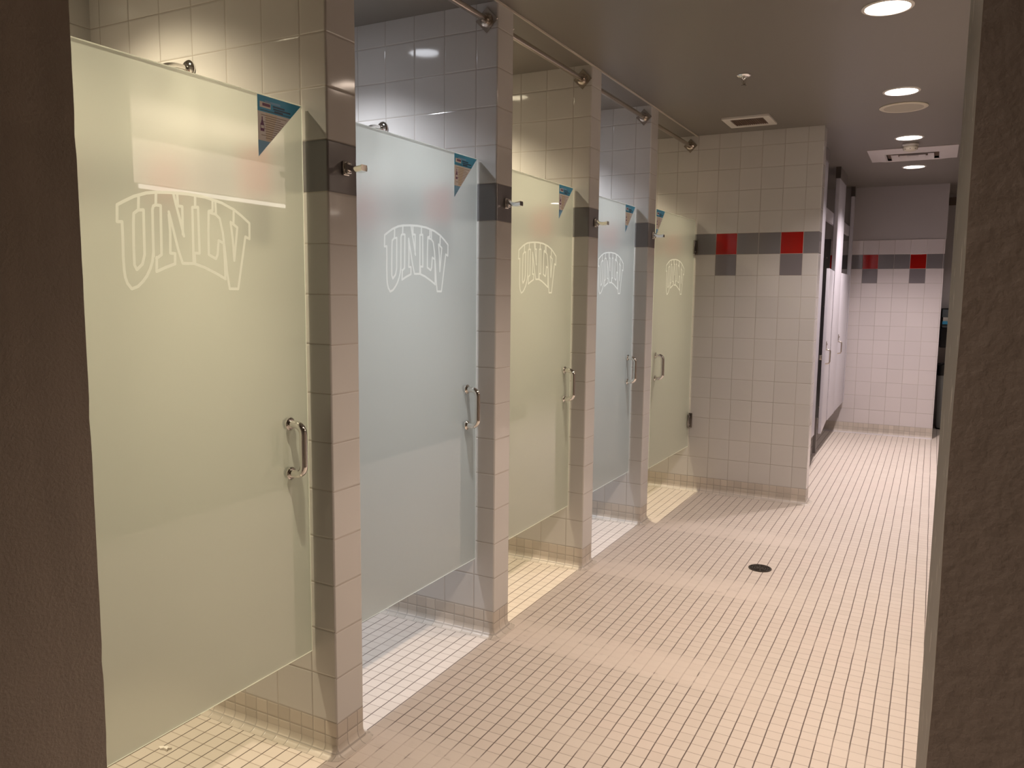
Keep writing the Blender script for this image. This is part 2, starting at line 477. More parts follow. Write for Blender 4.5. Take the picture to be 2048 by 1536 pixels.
struct(b.build('wall_near_right', fixn=False), 'rough brown plaster wall with pale corner at the right edge')
b = MB(); b.box(-1.185, 3.695, NEARY0, NEARY, 2.15, H, M['paint_jamb'])
struct(b.build('wall_header'), 'plaster header over the doorway')
b = MB()
b.box(-1.2, -1.08, -3.7, NEARY0, 0, H, M['paint_grey']); b.box(-1.2, 3.85, -3.7, -3.58, 0, H, M['paint_grey'])
struct(b.build('wall_behind'), 'grey walls of the room behind the doorway')

# ------------------------------------------------------------------ shower doors
LOGO = [[[-0.202,0.0745],[-0.184,0.0845],[-0.157,0.0985],[-0.122,0.1105],[-0.094,0.1155],[-0.05,0.1195],[0.0,0.1215],[0.053,0.1195],[0.108,0.1105],[0.15,0.0965],[0.176,0.0825],[0.204,0.0645],[0.203,0.0215],[0.188,0.0265],[0.157,-0.1175],[0.127,-0.1175]],
[[-0.202,0.0745],[-0.204,0.0355],[-0.191,0.0365],[-0.191,-0.0055],[-0.192,-0.0445],[-0.191,-0.0775],[-0.189,-0.0935],[-0.184,-0.1075],[-0.173,-0.1205],[-0.156,-0.1145],[-0.142,-0.1025],[-0.13,-0.0885],[-0.12,-0.0715],[-0.113,-0.0535],[-0.109,-0.0305]],
[[-0.159,0.0585],[-0.147,0.0675],[-0.132,0.0695],[-0.133,0.0185],[-0.134,-0.0375],[-0.141,-0.0605],[-0.157,-0.0745],[-0.163,-0.0635],[-0.163,-0.0235],[-0.161,0.0365],[-0.159,0.0585]],
[[-0.146,0.0695],[-0.144,0.0985]],
[[-0.109,-0.0405],[-0.108,0.0205],[-0.107,0.0725],[-0.104,0.0815],[-0.097,0.0845],[-0.083,0.0845],[-0.084,0.0425],[-0.086,-0.0355],[-0.101,-0.0455]],
[[-0.097,0.0845],[-0.095,0.1135]],
[[-0.1,-0.0425],[-0.102,-0.0775],[-0.076,-0.0665],[-0.047,-0.0565],[-0.046,-0.0305]],
[[-0.046,-0.0305],[-0.06,-0.0305],[-0.058,0.0235],[-0.06,0.0645]],
[[-0.06,0.0715],[-0.049,0.0305],[-0.037,-0.0165],[-0.03,-0.0375],[-0.024,-0.0545]],
[[-0.024,-0.0545],[0.011,-0.0535],[0.045,-0.0625],[0.086,-0.0785],[0.114,-0.0915]],
[[0.01,-0.0525],[0.011,0.0075],[0.012,0.0895],[0.03,0.0915],[0.03,0.0305],[0.03,-0.0265],[0.014,-0.0265],[0.015,-0.0515]],
[[0.021,0.0925],[0.022,0.1185]],
[[-0.044,0.1165],[-0.039,0.0955],[-0.028,0.0575],[-0.017,0.0145]],
[[-0.033,0.1175],[-0.032,0.0885],[-0.019,0.0885],[-0.02,0.0185]],
[[0.078,0.1145],[0.077,0.0875],[0.064,0.0845],[0.061,0.0325],[0.06,-0.0285],[0.083,-0.0385],[0.089,-0.0275],[0.094,0.0105],[0.112,0.0035]],
[[0.066,0.0815],[0.087,0.0785],[0.1,0.0685],[0.109,0.0315],[0.115,-0.0195],[0.12,-0.0755],[0.127,-0.1175]],
[[0.087,0.1125],[0.088,0.0805]],
[[0.111,0.0045],[0.113,-0.0425],[0.113,-0.0905]],
[[0.137,0.0625],[0.16,0.0495],[0.146,-0.0405],[0.143,0.0155],[0.137,0.0625]],
[[0.149,0.0925],[0.147,0.0595]]]

from mathutils.geometry import delaunay_2d_cdt
def glass_faces(y0, y1, z0, z1, cy, cz, w=.0038):
    """front face of the glass divided along the etched lettering: returns (plain, etched) lists of triangles"""
    vs = [Vector(p) for p in ((y0, z0), (y1, z0), (y1, z1), (y0, z1))]; fs = [[0, 1, 2, 3]]
    def add(pts):
        i = len(vs); vs.extend(Vector(p) for p in pts); fs.append(list(range(i, i+len(pts))))
    for st in LOGO:
        for p, q in zip(st[:-1], st[1:]):
            d = Vector((q[0]-p[0], q[1]-p[1])); L = d.length
            if L < 1e-6: continue
            n = Vector((-d.y, d.x))/L*w
            add([(cy+p[0]+n.x, cz+p[1]+n.y), (cy+p[0]-n.x, cz+p[1]-n.y), (cy+q[0]-n.x, cz+q[1]-n.y), (cy+q[0]+n.x, cz+q[1]+n.y)])
        for p in st: add([(cy+p[0]+w*math.cos(2*PI*k/8), cz+p[1]+w*math.sin(2*PI*k/8)) for k in range(8)])
    ov, oe, of, _, _, orig = delaunay_2d_cdt(vs, [], fs, 0, 1e-6)
    plain, etched = [], []
    for f, og in zip(of, orig):
        (etched if any(g != 0 for g in og) else plain).append([(ov[i].x, ov[i].y) for i in f])
    return plain, etched

def handle_mesh(b, y, x0, sgn, m):
    """D pull: two posts 6 in apart with rings on the glass"""
    z0, z1 = .943, 1.095; pr = .056; R = .028
    path = [(x0, y, z1)]
    path.append((x0+sgn*(pr-R), y, z1))
    for k in range(1, 11):
        a = PI/2*k/10; path.append((x0+sgn*(pr-R+R*math.sin(a)), y, z1-R+R*math.cos(a)))
    path.append((x0+sgn*pr, y, (z0+z1)/2))
    for k in range(0, 11):
        a = PI/2*k/10; path.append((x0+sgn*(pr-R+R*math.cos(a)), y, z0+R-R*math.sin(a)))
    path.append((x0, y, z0))
    b.tube(path, .0118, m, n=20)
    for z in (z0, z1):
        b.lathe([(.0185, 0), (.0195, sgn*.002), (.0195, sgn*.007), (.0160, sgn*.010)], (x0, y, z), m, axis='x', n=24)

def make_door(y0, y1, label, hinge_left=True):
    """y0..y1 = glass extent; built for a glass front at x=0 local, moved to GX"""
    t = thing('shower_door', (GX, y0 if hinge_left else y1, 0), label, 'shower door', 'frosted glass shower doors')
    X = GX; Z0, Z1 = .343, 2.042
    cy = (y0+y1)/2 + (.008 if hinge_left else .0)
    E_ = .0028
    plain, etched = glass_faces(y0+E_, y1-E_, Z0+E_, Z1-E_, cy, 1.6155)
    def tri(b, tl, m):
        for t_ in tl:
            (a0, a1), (b0, b1), (c0, c1) = t_[:3]
            if (b0-a0)*(c1-a1)-(b1-a1)*(c0-a0) < 0: t_ = t_[::-1]
            b.face([(X, p, q_) for p, q_ in t_], m)
    b = MB()
    b.box(X-.010, X, y0, y1, Z0, Z1, M['edge'], mx0=M['clear'], mx1='DROP')
    k = b.mats.index('DROP'); keep = [i for i, m_ in enumerate(b.mi) if m_ != k]
    b.f = [b.f[i] for i in keep]; b.sm = [b.sm[i] for i in keep]; b.mi = [b.mi[i] for i in keep]; b.mats[k] = M['frost']
    tri(b, plain, M['frost'])
    o4 = [(y0, Z0), (y1, Z0), (y1, Z1), (y0, Z1)]; i4 = [(y0+E_, Z0+E_), (y1-E_, Z0+E_), (y1-E_, Z1-E_), (y0+E_, Z1-E_)]
    for k in range(4):
        j = (k+1) % 4; b.face([(X-.0006, *o4[k]), (X-.0006, *o4[j]), (X, *i4[j]), (X, *i4[k])], M['edge'])
    b.build('glass_panel', parent=t, fixn=False)
    b = MB(); tri(b, etched, M['etch'])
    b.build('etched_logo', parent=t, fixn=False)['label'] = 'UNLV arched outline lettering etched on the glass'
    # triangular notice
    if hinge_left: sy = y1-.178
    else: sy = y0+.012
    b = MB(); xs = X+.0008; W, HH, zt = .172, .170, Z1-.004
    def trap(a, c, m, dx=0., xl=0., xr=None):
        ra, rc = W*(1-a/HH), W*(1-c/HH)
        if xr is not None: ra, rc = min(ra, xr), min(rc, xr)
        if ra <= xl: return
        b.face([(xs+dx, sy+xl, zt-a), (xs+dx, sy+xl, zt-c), (xs+dx, sy+max(rc, xl+.0005), zt-c), (xs+dx, sy+ra, zt-a)], m)
    trap(0, .044, M['blue']); trap(.044, .124, M['paper']); trap(.124, .1695, M['blue2'])
    trap(.046, .122, M['tan'], .0002, .030, .075)
    trap(.012, .018, M['blue2'], .0003, .028, .088)
    trap(.017, .033, M['paper'], .0003, .008, .050); trap(.020, .028, M['purple'], .0005, .018, .048)
    for k, (a, x0_, x1_) in enumerate(((.021, .058, .105), (.028, .060, .128), (.034, .064, .098))): trap(a, a+.0045, M['navy'], .0003, x0_, x1_)
    trap(.0385, .0405, M['navy'], .0003, .010, .13)
    for k in range(11):
        a = .052+k*.0062
        trap(a, a+.0014, M['ink'], .0004, .028 if k % 3 else .012, (.112, .088, .10)[k % 3])
    # spray bottle drawing
    bt = [(.009, .098), (.009, .080), (.012, .074), (.0145, .066), (.0145, .058), (.018, .058), (.018, .066), (.021, .074), (.0235, .080), (.0235, .098)]
    b.face([(xs+.0005, sy+p, zt-q_) for p, q_ in bt], M['purple'])
    b.face([(xs+.0007, sy+p, zt-q_) for p, q_ in ((.0105, .090), (.0105, .082), (.022, .082), (.022, .090))], M['paper'])
    b.build('notice_sticker', parent=t, fixn=False)['label'] = 'triangular blue and white cleaning notice in the top corner'
    hy = (y1-.083) if hinge_left else (y0+.065)
    for sg, x0 in ((1, X), (-1, X-.010)):
        b = MB(); handle_mesh(b, hy, x0, sg, M['chrome']); b.build('handle', parent=t, fixn=True)
    he = y0 if hinge_left else y1; s = 1 if hinge_left else -1
    for z in (.545, 1.845):
        b = MB()
        ya, yb = sorted((he-s*.012, he+s*.048))
        b.rbox(X-.024, X-.011, ya, yb, z-.05, z+.05, M['nickel'], r=.003)
        b.rbox(X+.001, X+.013, ya, yb, z-.05, z+.05, M['hinge'], r=.003)
        yc, yd = sorted((he-s*.0135, he-s*.009))
        b.rbox(X-.036, X+.024, yc, yd, z-.055, z+.055, M['darkmetal'], r=.002)
        b.lathe([(.006, -.046), (.006, .046)], (X-.006, he-s*.004, z), M['darkmetal'], n=16)
        for dz in (-.032, .032):
            b.lathe([(.006, .0), (.006, .002), (.004, .0035)], (X+.012, (ya+yb)/2+s*.008, z+dz), M['chrome'], axis='x', n=14)
        b.build('hinge', parent=t, fixn=True)
    return t
names = ['first', 'second', 'third', 'fourth', 'last']
dl = ['large frosted shower door nearest the doorway, cut by the dark left jamb',
      'second frosted shower door from the front, pale blue tinged',
      'third frosted shower door from the front, between the two bluish ones',
      'fourth frosted shower door from the front, bluish and narrow in view',
      'farthest frosted shower door, hinged on the end wall with handle at left']
ext = []
for i in range(5):
    a = FINS[i]+FW+.012
    c = (FINS[i+1]-.010) if i < 4 else ENDY-.012
    ext.append((a, c))
    if i < 4: make_door(a, c, dl[i])
    else:
        d = make_door(a-.008, c, dl[i], hinge_left=False)
        d.location.x = .010; d.rotation_euler.z = math.radians(-.75)

# ------------------------------------------------------------------ curtain rods
rl = ['second', 'third', 'fourth', 'last']
for i in range(1, 5):
    ya = FINS[i]+FW+.0003; yb = (FINS[i+1] if i < 4 else ENDY)-.0003
    x, z = -.050, 2.585
    t = thing('curtain_rod', (x, (ya+yb)/2, z), 'slim metal curtain rod above the %s shower opening' % names[i], 'curtain rod', 'curtain rods over the shower doors')
    b = MB(); b.lathe([(.0127, ya+.012), (.0127, yb-.012)], (x, 0, z), M['nickel'], axis='y', n=20); b.build('rod', parent=t)
    for y, s in ((ya, 1), (yb, -1)):
        b = MB()
        pts = [(x+.050*math.cos(PI/2*k), z+.050*math.sin(PI/2*k)) for k in range(4)]
        f0 = [(p[0], y, p[1]) for p in pts]; f1 = [(p[0], y+s*.005, p[1]) for p in pts]
        b.grid([f0, f1], M['nickel'], close_u=True, smooth=False); b.ngon(f0, M['nickel']); b.ngon(f1, M['nickel'])
        prof = [(.027, s*.0052), (.027, s*.010), (.021, s*.014), (.018, s*.017), (.018, s*.030)]
        b.lathe(prof, (x, y, z), M['nickel'], axis='y', n=24)
        b.build('flange', parent=t)

# ------------------------------------------------------------------ robe hooks on the divider fronts
def make_hook(y, label):
    z = 1.866
    t = thing('robe_hook', (0, y, z), label, 'hook', 'robe hooks on the divider fronts')
    b = MB()
    b.rbox(.0005, .010, y-.014, y+.014, z-.022, z+.022, M['chrome'], r=.004)
    b.rbox(.004, .022, y-.010, y+.010, z-.017, z+.017, M['chrome'], r=.004)
    b.build('mount_plate', parent=t)
    b = MB()
    prof = []
    n = 12
    rows = []
    for k in range(n+1):
        u = k/n
        xx = .016+.060*u; zz = z+.004-.010*math.sin(u*PI*.8)-.002*u; hh = .0085+.0015*u
        rows.append([(xx, y-.013, zz+hh), (xx, y-.015, zz), (xx, y-.013, zz-hh*.8), (xx, y+.013, zz-hh*.8), (xx, y+.015, zz), (xx, y+.013, zz+hh)])
    b.grid(rows, M['chrome'], close_u=True, smooth=True)
    b.ngon(rows[0], M['chrome']); b.ngon(rows[-1][::-1], M['chrome'])
    b.build('hook_arm', parent=t)
    return t
hn = ['nearest robe hook, on the tiled divider right of the first door', 'robe hook on the divider between the second and third doors',
      'robe hook on the divider between the third and fourth doors', 'farthest robe hook, on the divider beside the last door']
for f, lb in zip(FINS[1:], hn): make_hook(f+.076, lb)

# ------------------------------------------------------------------ shower heads
for i in range(2):
    yw = (FINS[i+1] if i < 4 else ENDY)-.0006
    x, z = -.575, 2.205
    t = thing('shower_head', (x, yw, z), 'chrome shower head peeking over the %s door' % names[i], 'shower head', 'shower heads')
    b = MB(); b.lathe([(.030, 0), (.030, -.004), (.024, -.010), (.012, -.013)], (x, yw, z), M['chrome'], axis='y', n=28); b.build('escutcheon', parent=t)
    b = MB()
    path = [(x, yw, z)]+[(x, yw-.03-.09*math.sin(a), z+.002-.05*(1-math.cos(a))) for a in [k*PI/2/8 for k in range(9)]]
    b.tube(path, .0095, M['chrome']); b.build('shower_arm', parent=t)
    b = MB()
    c0 = Vector(path[-1]); ax = Vector((0, -.55, -.83)).normalized()
    b2 = MB(); b2.lathe([(.013, 0), (.018, -.012), (.020, -.024), (.036, -.050), (.041, -.066), (.036, -.069)], (0, 0, 0), M['chrome'], n=28)
    rot = Vector((0, 0, -1)).rotation_difference(ax).to_matrix()
    b2.v = [tuple(c0+rot @ Vector(p)) for p in b2.v]
    b2.build('spray_head', parent=t)

# ------------------------------------------------------------------ lamps
WARM = (1.0, .80, .65); PINK = (1.0, .86, .83); YEL = (1.0, .86, .60); COOL = (.90, .93, 1.0)
def downlight(x, y, r, col, power, label, group, em=8.0, half=60, blend=.35, lampr=.05, trimr=.014, z=H, narrow=0):
    t = thing('downlight', (x, y, z), label, 'ceiling light', group)
    b = MB(); n = 40
    b.lathe([(r+trimr, 0), (r+trimr, -.003), (r+.002, -.0055), (r, -.001)], (x, y, z-.0002), M['white'], n=n, cap0=False, cap1=False)
    b.build('trim_ring', parent=t)
    b = MB(); b.lathe([(r, 0), (r, -.0012)], (x, y, z-.0004), emit('lamp_glow', col, em), n=n); b.build('lamp_lens', parent=t)
    ld = D.lights.new('downlight_lamp', 'SPOT'); ld.energy = power; ld.color = col; ld.shadow_soft_size = lampr
    ld.spot_size = math.radians(half*2); ld.spot_blend = blend
    lo = D.objects.new('downlight_lamp', ld); COL.objects.link(lo); lo.parent = t; lo.location = (0, 0, -.012)
    if narrow:
        l2 = D.lights.new('downlight_beam', 'SPOT'); l2.energy = narrow; l2.color = col; l2.shadow_soft_size = lampr
        l2.spot_size = math.radians(64); l2.spot_blend = 1.0
        lo2 = D.objects.new('downlight_beam', l2); COL.objects.link(lo2); lo2.parent = t; lo2.location = (0, 0, -.012)
    return t
AP = 132
for y, lb, c, k in ((.31, 'round downlight in the aisle ceiling level with the first shower door', WARM, 1.6),
                    (1.789, 'bright round downlight at the top of the aisle ceiling, nearest in view', WARM, 1.0), (3.27, 'second round downlight along the aisle, just before the round speaker', PINK, 1.0),
                    (4.755, 'third round downlight, directly above the smoke detector', PINK, 1.15), (6.225, 'farthest round downlight, past the square air diffuser', PINK, 1.9)):
    downlight(1.372, y, .084, c, AP*k, lb, 'aisle downlights', em=14, half=61, blend=.85)
for i in range(5):
    ya = FINS[i]+FW; yb = FINS[i+1] if i < 4 else ENDY
    c = (YEL, COOL, YEL, COOL, YEL)[i]
    downlight(-.66, (ya+yb)/2, .066, c, (118, 104, 114, 104, 108)[i], 'small recessed light in the ceiling of the %s shower' % names[i], 'shower ceiling lights', em=12, half=61, blend=1.0, lampr=.03, narrow=(105, 78, 95, 80, 90)[i])
# toilet area + recess lights, out of frame but part of the room
downlight(-.2, 5.0, .084, PINK, 32, 'downlight over the near toilet stall', 'toilet stall lights', em=8)
downlight(-.2, 6.7, .084, PINK, 32, 'downlight over the far toilet stall', 'toilet stall lights', em=8)
downlight(2.6, 7.6, .084, PINK, 40, 'downlight in the recess past the far wall', 'recess lights', em=8)
# bright linear light of the adjoining room, sitting on the low partition and washing its wall and ceiling
t = thing('strip_light', (2.56, 2.25, 2.10), 'long strip light on top of the low partition', 'light')
b = MB(); b.box(2.545, 2.60, 1.40, 3.1, 2.1005, 2.14, M['white']); b.build('light_housing', parent=t)
b = MB(); b.box(2.6005, 2.606, 1.42, 3.08, 2.106, 2.134, emit('tube_glow', (1.0, .86, .74), 9.0)); b.build('light_tube', parent=t)
b = MB(); b.box(2.538, 2.5445, 1.42, 3.08, 2.106, 2.134, emit('added_strip_glow', (1.0, .88, .76), 5.0)); b.build('added_glow_strip', parent=t)  # added glowing strip on the aisle side, makes the partition cap look lit
def area(name, loc, rot, sx, sy, power, col, parent=None, spread=PI):
    ld = D.lights.new(name, 'AREA'); ld.shape = 'RECTANGLE'; ld.size = sx; ld.size_y = sy; ld.energy = power; ld.color = col; ld.spread = spread
    o = D.objects.new(name, ld); COL.objects.link(o); o.location = loc; o.rotation_euler = rot
    if parent: o.parent = parent; o.location = Vector(loc)-Vector(parent.location)
    return o
area('strip_light_lamp', (2.625, 2.25, 2.125), (0, math.radians(-115), 0), .03, 1.65, 105, (1.0, .85, .74), t)
# added unseen lamp behind the doorway, brightens the brown plaster at the right
downlight(.55, -2.6, .084, WARM, 120, 'added unseen downlight brightening the brown plaster wall at the right', 'added lights behind the doorway', em=2)

# ------------------------------------------------------------------ ceiling fittings
sx, sy = 1.369, 3.692
t = thing('ceiling_speaker', (sx, sy, H), 'large round cream speaker grille between two downlights', 'speaker')
b = MB(); b.lathe([(.136, -.0002), (.137, -.004), (.128, -.009), (.112, -.008)], (sx, sy, H), M['cream'], n=48, cap0=True, cap1=False); b.build('speaker_rim', parent=t)
b = MB(); b.lathe([(.112, -.008), (.08, -.0085), (.04, -.0095), (.001, -.010)], (sx, sy, H), simple('speaker_grille', (.46, .42, .34), .6, bump=.6, bscale=400), n=48, cap0=False); b.build('speaker_grille', parent=t)
# exhaust vent
vx0, vx1, vy0, vy1 = .295, .598, 3.528, 3.828
t = thing('exhaust_vent', ((vx0+vx1)/2, (vy0+vy1)/2, H), 'square exhaust vent with white frame and dark brown grille', 'vent')
b = MB(); e = .045; zt = H-.012
for (a0, a1, c0, c1) in ((vx0, vx1, vy0, vy0+e), (vx0, vx1, vy1-e, vy1), (vx0, vx0+e, vy0+e, vy1-e), (vx1-e, vx1, vy0+e, vy1-e)):
    b.box(a0, a1, c0, c1, zt, H-.0003, M['white'])
b.build('vent_frame', parent=t)
b = MB(); b.box(vx0+e, vx1-e, vy0+e, vy1-e, H-.006, H-.0004, M['grille'])
for k in range(15):
    xx = vx0+e+.006+k*.0142; b.box(xx, xx+.0035, vy0+e, vy1-e, H-.0095, H-.006, M['grille'])
b.build('vent_grille', parent=t)
# sprinkler
px, py = .646, 2.55
t = thing('sprinkler', (px, py, H), 'small chrome sprinkler head on the ceiling above the aisle', 'sprinkler')
b = MB(); b.lathe([(.036, -.0003), (.037, -.003), (.030, -.010), (.014, -.013), (.013, -.010)], (px, py, H), M['chrome'], n=32); b.build('escutcheon', parent=t)
b = MB(); b.lathe([(.008, -.012), (.008, -.022), (.005, -.026)], (px, py, H), M['chrome'], n=16)
for s in (-1, 1): b.tube([(px+s*.007, py, H-.020), (px+s*.010, py, H-.034), (px+s*.003, py, H-.050)], .0022, M['chrome'], n=8)
b.tube([(px, py, H-.024), (px, py, H-.048)], .0025, M['nickel'], n=8)
b.build('sprinkler_frame', parent=t)
b = MB(); b.lathe([(.003, -.050), (.013, -.052), (.013, -.0535), (.003, -.054)], (px, py, H), M['darkmetal'], n=20); b.build('deflector', parent=t)
# smoke detector
dx, dy = 1.375, 5.02
t = thing('smoke_detector', (dx, dy, H), 'white dome smoke detector hanging before the square diffuser', 'smoke detector')
b = MB(); b.lathe([(.056, -.0003), (.058, -.010), (.052, -.020)], (dx, dy, H), M['white'], n=36); b.build('detector_base', parent=t)
b = MB(); b.lathe([(.050, -.020), (.053, -.030), (.051, -.040), (.040, -.052), (.022, -.058), (.004, -.059)], (dx, dy, H), M['cream'], n=36)
for k in range(8):
    a = 2*PI*k/8; b.box(dx+.047*math.cos(a)-.003, dx+.047*math.cos(a)+.003, dy+.047*math.sin(a)-.003, dy+.047*math.sin(a)+.003, H-.046, H-.028, M['seal'])
b.build('detector_dome', parent=t, fixn=True)
# square air diffuser
ax0, ax1, ay0, ay1 = 1.058, 1.700, 5.185, 5.805
cx_, cy_ = (ax0+ax1)/2, (ay0+ay1)/2
t = thing('air_diffuser', (cx_, cy_, H), 'large square metal air diffuser on the far aisle ceiling', 'air diffuser')
def sq(h, z): return [(cx_-h, cy_-h*.966, z), (cx_+h, cy_-h*.966, z), (cx_+h, cy_+h*.966, z), (cx_-h, cy_+h*.966, z)]
b = MB(); b.grid([sq(.321, H-.0003), sq(.321, H-.006), sq(.29, H-.008), sq(.20, H-.028), sq(.19, H-.020)], M['diffuser'], close_u=True, smooth=False); b.build('diffuser_frame', parent=t)
b = MB(); b.ngon(sq(.19, H-.002), M['grille']); b.build('diffuser_throat', parent=t, fixn=False)
for h in (.155, .095):
    b = MB(); b.grid([sq(h-.045, H-.004), sq(h, H-.026), sq(h, H-.029), sq(h-.047, H-.006)], M['diffuser'], close_u=True, smooth=False); b.build('diffuser_blade', parent=t)
b = MB(); b.box(cx_-.04, cx_+.04, cy_-.04, cy_+.04, H-.026, H-.006, M['diffuser']); b.build('diffuser_centre', parent=t)

# ------------------------------------------------------------------ floor drain and scrap of paper
qx, qy = .853, 2.508
t = thing('floor_drain', (qx, qy, 0), 'round dark bronze floor drain in the aisle tiles', 'drain')
b = MB(); b.lathe([(.060, .0008), (.060, .0012)], (qx, qy, 0), M['hole'], n=40); b.build('drain_bowl', parent=t)
b = MB()
for r0, r1 in ((.053, .0615), (.040, .046), (.027, .033), (.013, .020)):
    b.lathe([(r0, .0014), (r0, .004), (r1, .004), (r1, .0014)], (qx, qy, 0), M['drain'], n=40, cap0=False, cap1=False, smooth=False)
for k in range(4):
    a = k*PI/4+.2; c, s = math.cos(a), math.sin(a); w = .003
    b.face([(qx+c*.056-s*w, qy+s*.056+c*w, .0042), (qx-c*.056-s*w, qy-s*.056+c*w, .0042), (qx-c*.056+s*w, qy-s*.056-c*w, .0042), (qx+c*.056+s*w, qy+s*.056-c*w, .0042)], M['drain'])
b.build('drain_grate', parent=t, fixn=False)
b = MB(); rnd = random.Random(4)
pts = [(-.020, -.004), (-.012, .003), (-.004, .002), (.003, .010), (.008, .004), (.020, .007), (.014, -.002), (.018, -.008), (.002, -.006), (-.008, -.011)]
top = [(-.522+p*1.15, -.237+q_*1.15, .004+rnd.random()*.006) for p, q_ in pts]; bot = [(p[0], p[1], .0008) for p in top]
b.grid([bot, top], M['tissue'], close_u=True, smooth=False)
c0 = (-.522, -.237, .010)
for k in range(len(top)): b.face([top[k], top[(k+1) % len(top)], c0], M['tissue'])
tag(b.build('paper_scrap', loc=(-.522, -.237, 0)), 'small torn white paper scrap on the first shower floor', 'paper scrap')

# ------------------------------------------------------------------ toilet stalls
XP = .79; TH = .034
def pilaster(y0, y1, label, y0s=None):
    t = thing('pilaster', (XP-TH/2, (y0+y1)/2, 2.555), label, 'partition post', 'ceiling hung pilasters of the toilet stalls')
    b = MB(); b.rbox(XP-TH, XP, y0, y1, .343, 2.556, M['laminate'], r=.003); b.build('panel', parent=t)
    b = MB(); g = .004
    b.box(XP-TH-g, XP+g, max(y0-g, ENDY+FW+.0005), min(y1+g, FARY-.0005), 2.552, H-.0004, M['stainless'], my0=M['darkmetal'], my1=M['darkmetal']); b.build('ceiling_shoe', parent=t)
pilaster(4.20, 5.085, 'lavender grey pilaster beside the end wall')
pilaster(5.965, 6.515, 'lavender grey pilaster between the two toilet doors')
pilaster(7.425, 7.50, 'narrow lavender grey pilaster against the far wall')
def rail(y0, y1, label):
    b = MB(); b.rbox(XP-TH-.026, XP-TH-.001, y0, y1, 2.14, 2.24, M['laminate'], r=.003)
    tag(b.build('head_rail', loc=(XP-.05, (y0+y1)/2, 2.19)), label, 'rail', 'head rails above the toilet doors')
rail(4.30, 5.93, 'pale head rail above the ajar toilet door')
rail(5.98, 7.48, 'pale head rail above the closed toilet door')
def tdoor(yh, w, ang, label):
    """door hinged at y=yh, leaf runs towards -y"""
    t = thing('toilet_door', (XP-TH/2, yh, 0), label, 'toilet door', 'toilet stall doors'); z0, z1 = .343, 1.722
    def loc(bm):  # coordinates relative to hinge
        return bm
    def put(bm, name, **k):
        bm.v = [(p[0]+XP-TH/2, p[1]+yh, p[2]) for p in bm.v]; return bm.build(name, parent=t, **k)
    b = MB(); b.rbox(-.0125, .0125, -w, -.008, z0, z1, M['laminate'], r=.002); put(b, 'door_panel')
    b = MB(); b.lathe([(.007, z0), (.007, z1)], (.006, 0, 0), M['darkmetal'], n=12)
    for k in range(9):
        zz = z0+.06+k*.16; b.lathe([(.0085, zz), (.0085, zz+.006)], (.006, 0, 0), M['nickel'], n=12)
    put(b, 'hinge')
    b = MB(); yy = -w+.06; path = [(.0125, yy, 1.05)]+[(.0125+.034*math.sin(a), yy, 1.05-.012*(1-math.cos(a))) for a in (.4, .8, 1.2, PI/2)]+[(.0465, yy, .95), (.040, yy, .935), (.0125, yy, .93)]
    b.tube(path, .0065, M['nickel']); put(b, 'handle')
    b = MB(); b.rbox(.0128, .020, yy-.015, yy+.085, 1.085, 1.10, M['nickel'], r=.002); b.rbox(.0128, .018, yy-.012, yy+.012, 1.06, 1.12, M['nickel'], r=.002)
    b.rbox(-.035, -.0128, -w-.008, -w+.05, .965, 1.005, M['nickel'], r=.003)
    put(b, 'latch')
    t.rotation_euler.z = ang
    return t
tdoor(5.955, .79, math.radians(3.4), 'toilet stall door standing slightly ajar, nearer of the two')
tdoor(7.415, .885, 0, 'closed toilet stall door beside the far wall')
b = MB()
for xx in (-.9, .66): b.box(xx, xx+.03, 6.088, 6.107, 0, .35, M['stainless'])
b.rbox(-.98, XP-TH-.03, 5.985+.1, 5.985+.125, .343, 2.02, simple('dark_partition', (.085, .08, .085), .18), r=.003)
for z in (.45, .9, 1.4, 1.85):
    for x in (.70, .66): b.lathe([(.006, 0), (.006, -.002), (.003, -.003)], (x, 6.085, z), M['nickel'], axis='y', n=10)
tag(b.build('stall_divider', loc=(-.1, 6.1, .343)), 'dark glossy divider panel inside the toilet stalls, seen past the ajar door', 'partition panel')

# ------------------------------------------------------------------ recess: bin and towel dispenser
t = thing('trash_bin', (1.90, 8.42, 0), 'grey bin with a black bag over its rim in the far recess', 'trash bin')
b = MB()
def rr(hx, hy, z, r=.05):
    pts = []
    for sx_, sy_, a0 in ((1, 1, 0), (-1, 1, PI/2), (-1, -1, PI), (1, -1, 1.5*PI)):
        for k in range(5):
            a = a0+k*PI/8; pts.append((1.90+sx_*(hx-r)+r*math.cos(a), 8.40+sy_*(hy-r)+r*math.sin(a), z))
    return pts
rows = [rr(.185, .10, .012), rr(.19, .105, .02), rr(.215, .12, .64)]
b.grid(rows, M['bin'], close_u=True); b.ngon(rows[0][::-1], M['bin']); b.build('bin_body', parent=t)
b = MB(); rows = [rr(.20, .115, .0), rr(.20, .115, .012)]; b.grid(rows, M['black'], close_u=True); b.ngon(rows[0][::-1], M['black']); b.ngon(rows[1], M['black']); b.build('bin_foot', parent=t)
b = MB(); rnd = random.Random(9)
def jit(row, a): return [(p[0]+rnd.uniform(-a, a), p[1]+rnd.uniform(-a, a), p[2]+rnd.uniform(-a, a)*1.5) for p in row]
rows = [jit(rr(.222, .127, .615), .005), jit(rr(.224, .129, .68), .004), jit(rr(.222, .127, .735), .006), jit(rr(.20, .105, .745), .006), jit(rr(.18, .09, .60), .004)]
b.grid(rows, M['bag'], close_u=True); b.ngon(rows[-1], M['bag']); b.build('bin_bag', parent=t)
t = thing('towel_dispenser', (1.83, 8.48, 1.15), 'black and grey towel dispenser on the recess wall above the bin', 'towel dispenser')
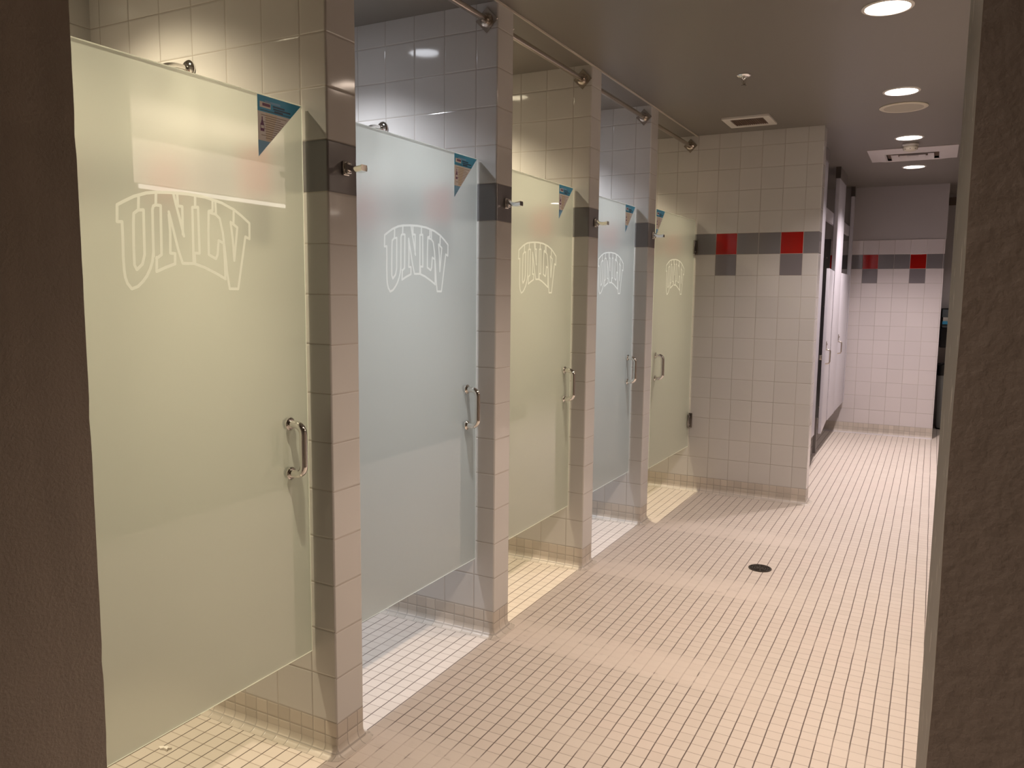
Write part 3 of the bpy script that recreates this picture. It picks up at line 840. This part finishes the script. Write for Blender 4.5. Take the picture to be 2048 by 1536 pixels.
b = MB(); b.rbox(1.683, 1.98, 8.41, RECY-.0005, .925, 1.145, M['black'], r=.012); b.rbox(1.683, 1.98, 8.44, RECY-.0005, 1.14, 1.372, M['black'], r=.010); b.build('dispenser_body', parent=t)
b = MB(); b.rbox(1.692, 1.97, 8.425, 8.445, 1.27, 1.358, M['smoke'], r=.006); b.rbox(1.70, 1.97, 8.43, 8.445, 1.150, 1.185, M['smoke'], r=.006); b.build('dispenser_window', parent=t)
b = MB()
b.lathe([(.05, 1.705), (.05, 1.96)], (0, 8.47, 1.24), M['white'], axis='x', n=24); b.build('paper_roll', parent=t)
b = MB(); b.box(1.70, 1.97, 8.4165, 8.424, 1.19, 1.225, M['blue']); b.build('blue_label', parent=t)
t = thing('wall_vent', (1.70, RECY, 2.57), 'small dark vent high on the recess wall', 'vent')
b = MB(); b.box(1.60, 1.90, RECY-.012, RECY-.0005, 2.53, 2.62, M['darkmetal']); b.build('vent_frame', parent=t)
b = MB()
for k in range(5): b.box(1.61, 1.89, RECY-.016, RECY-.0125, 2.537+k*.017, 2.545+k*.017, M['grille'])
b.build('vent_slats', parent=t)

# ------------------------------------------------------------------ camera
CY, CP, CR, F = -0.4876, -0.1141, 0.0098, 1584.2268
fw = Vector((math.sin(CY), math.cos(CY), 0)); rt = Vector((math.cos(CY), -math.sin(CY), 0)); up = Vector((0, 0, 1))
f2 = fw*math.cos(CP)+up*math.sin(CP); u2 = up*math.cos(CP)-fw*math.sin(CP)
r3 = rt*math.cos(CR)+u2*math.sin(CR); u3 = u2*math.cos(CR)-rt*math.sin(CR)
cam = D.cameras.new('camera'); co = D.objects.new('camera', cam); COL.objects.link(co)
mt = Matrix((r3, u3, -f2)).transposed().to_4x4(); mt.translation = Vector((1.615, -1.8662, 1.4935))
co.matrix_world = mt
cam.sensor_width = 36; cam.sensor_fit = 'HORIZONTAL'; cam.lens = F/2048*36; cam.clip_start = .01
bpy.context.scene.camera = co

# ------------------------------------------------------------------ world, view, light paths
sc = bpy.context.scene
w = D.worlds.new('world'); sc.world = w; w.use_nodes = True
w.node_tree.nodes['Background'].inputs[0].default_value = (.9, .85, .8, 1); w.node_tree.nodes['Background'].inputs[1].default_value = 0.0
sc.view_settings.view_transform = 'Standard'; sc.view_settings.look = 'None'; sc.view_settings.gamma = 1; sc.view_settings.exposure = 0.0
sc.view_settings.use_curve_mapping = False
c = sc.cycles
c.use_adaptive_sampling = True; c.adaptive_threshold = .03
c.max_bounces = 8; c.diffuse_bounces = 4; c.glossy_bounces = 4; c.transmission_bounces = 6; c.transparent_max_bounces = 12
c.caustics_reflective = False; c.caustics_refractive = False; c.sample_clamp_indirect = 4.0; c.use_denoising = True
try: c.denoiser = 'OPENIMAGEDENOISE'; c.denoising_input_passes = 'RGB_ALBEDO_NORMAL'
except Exception: pass
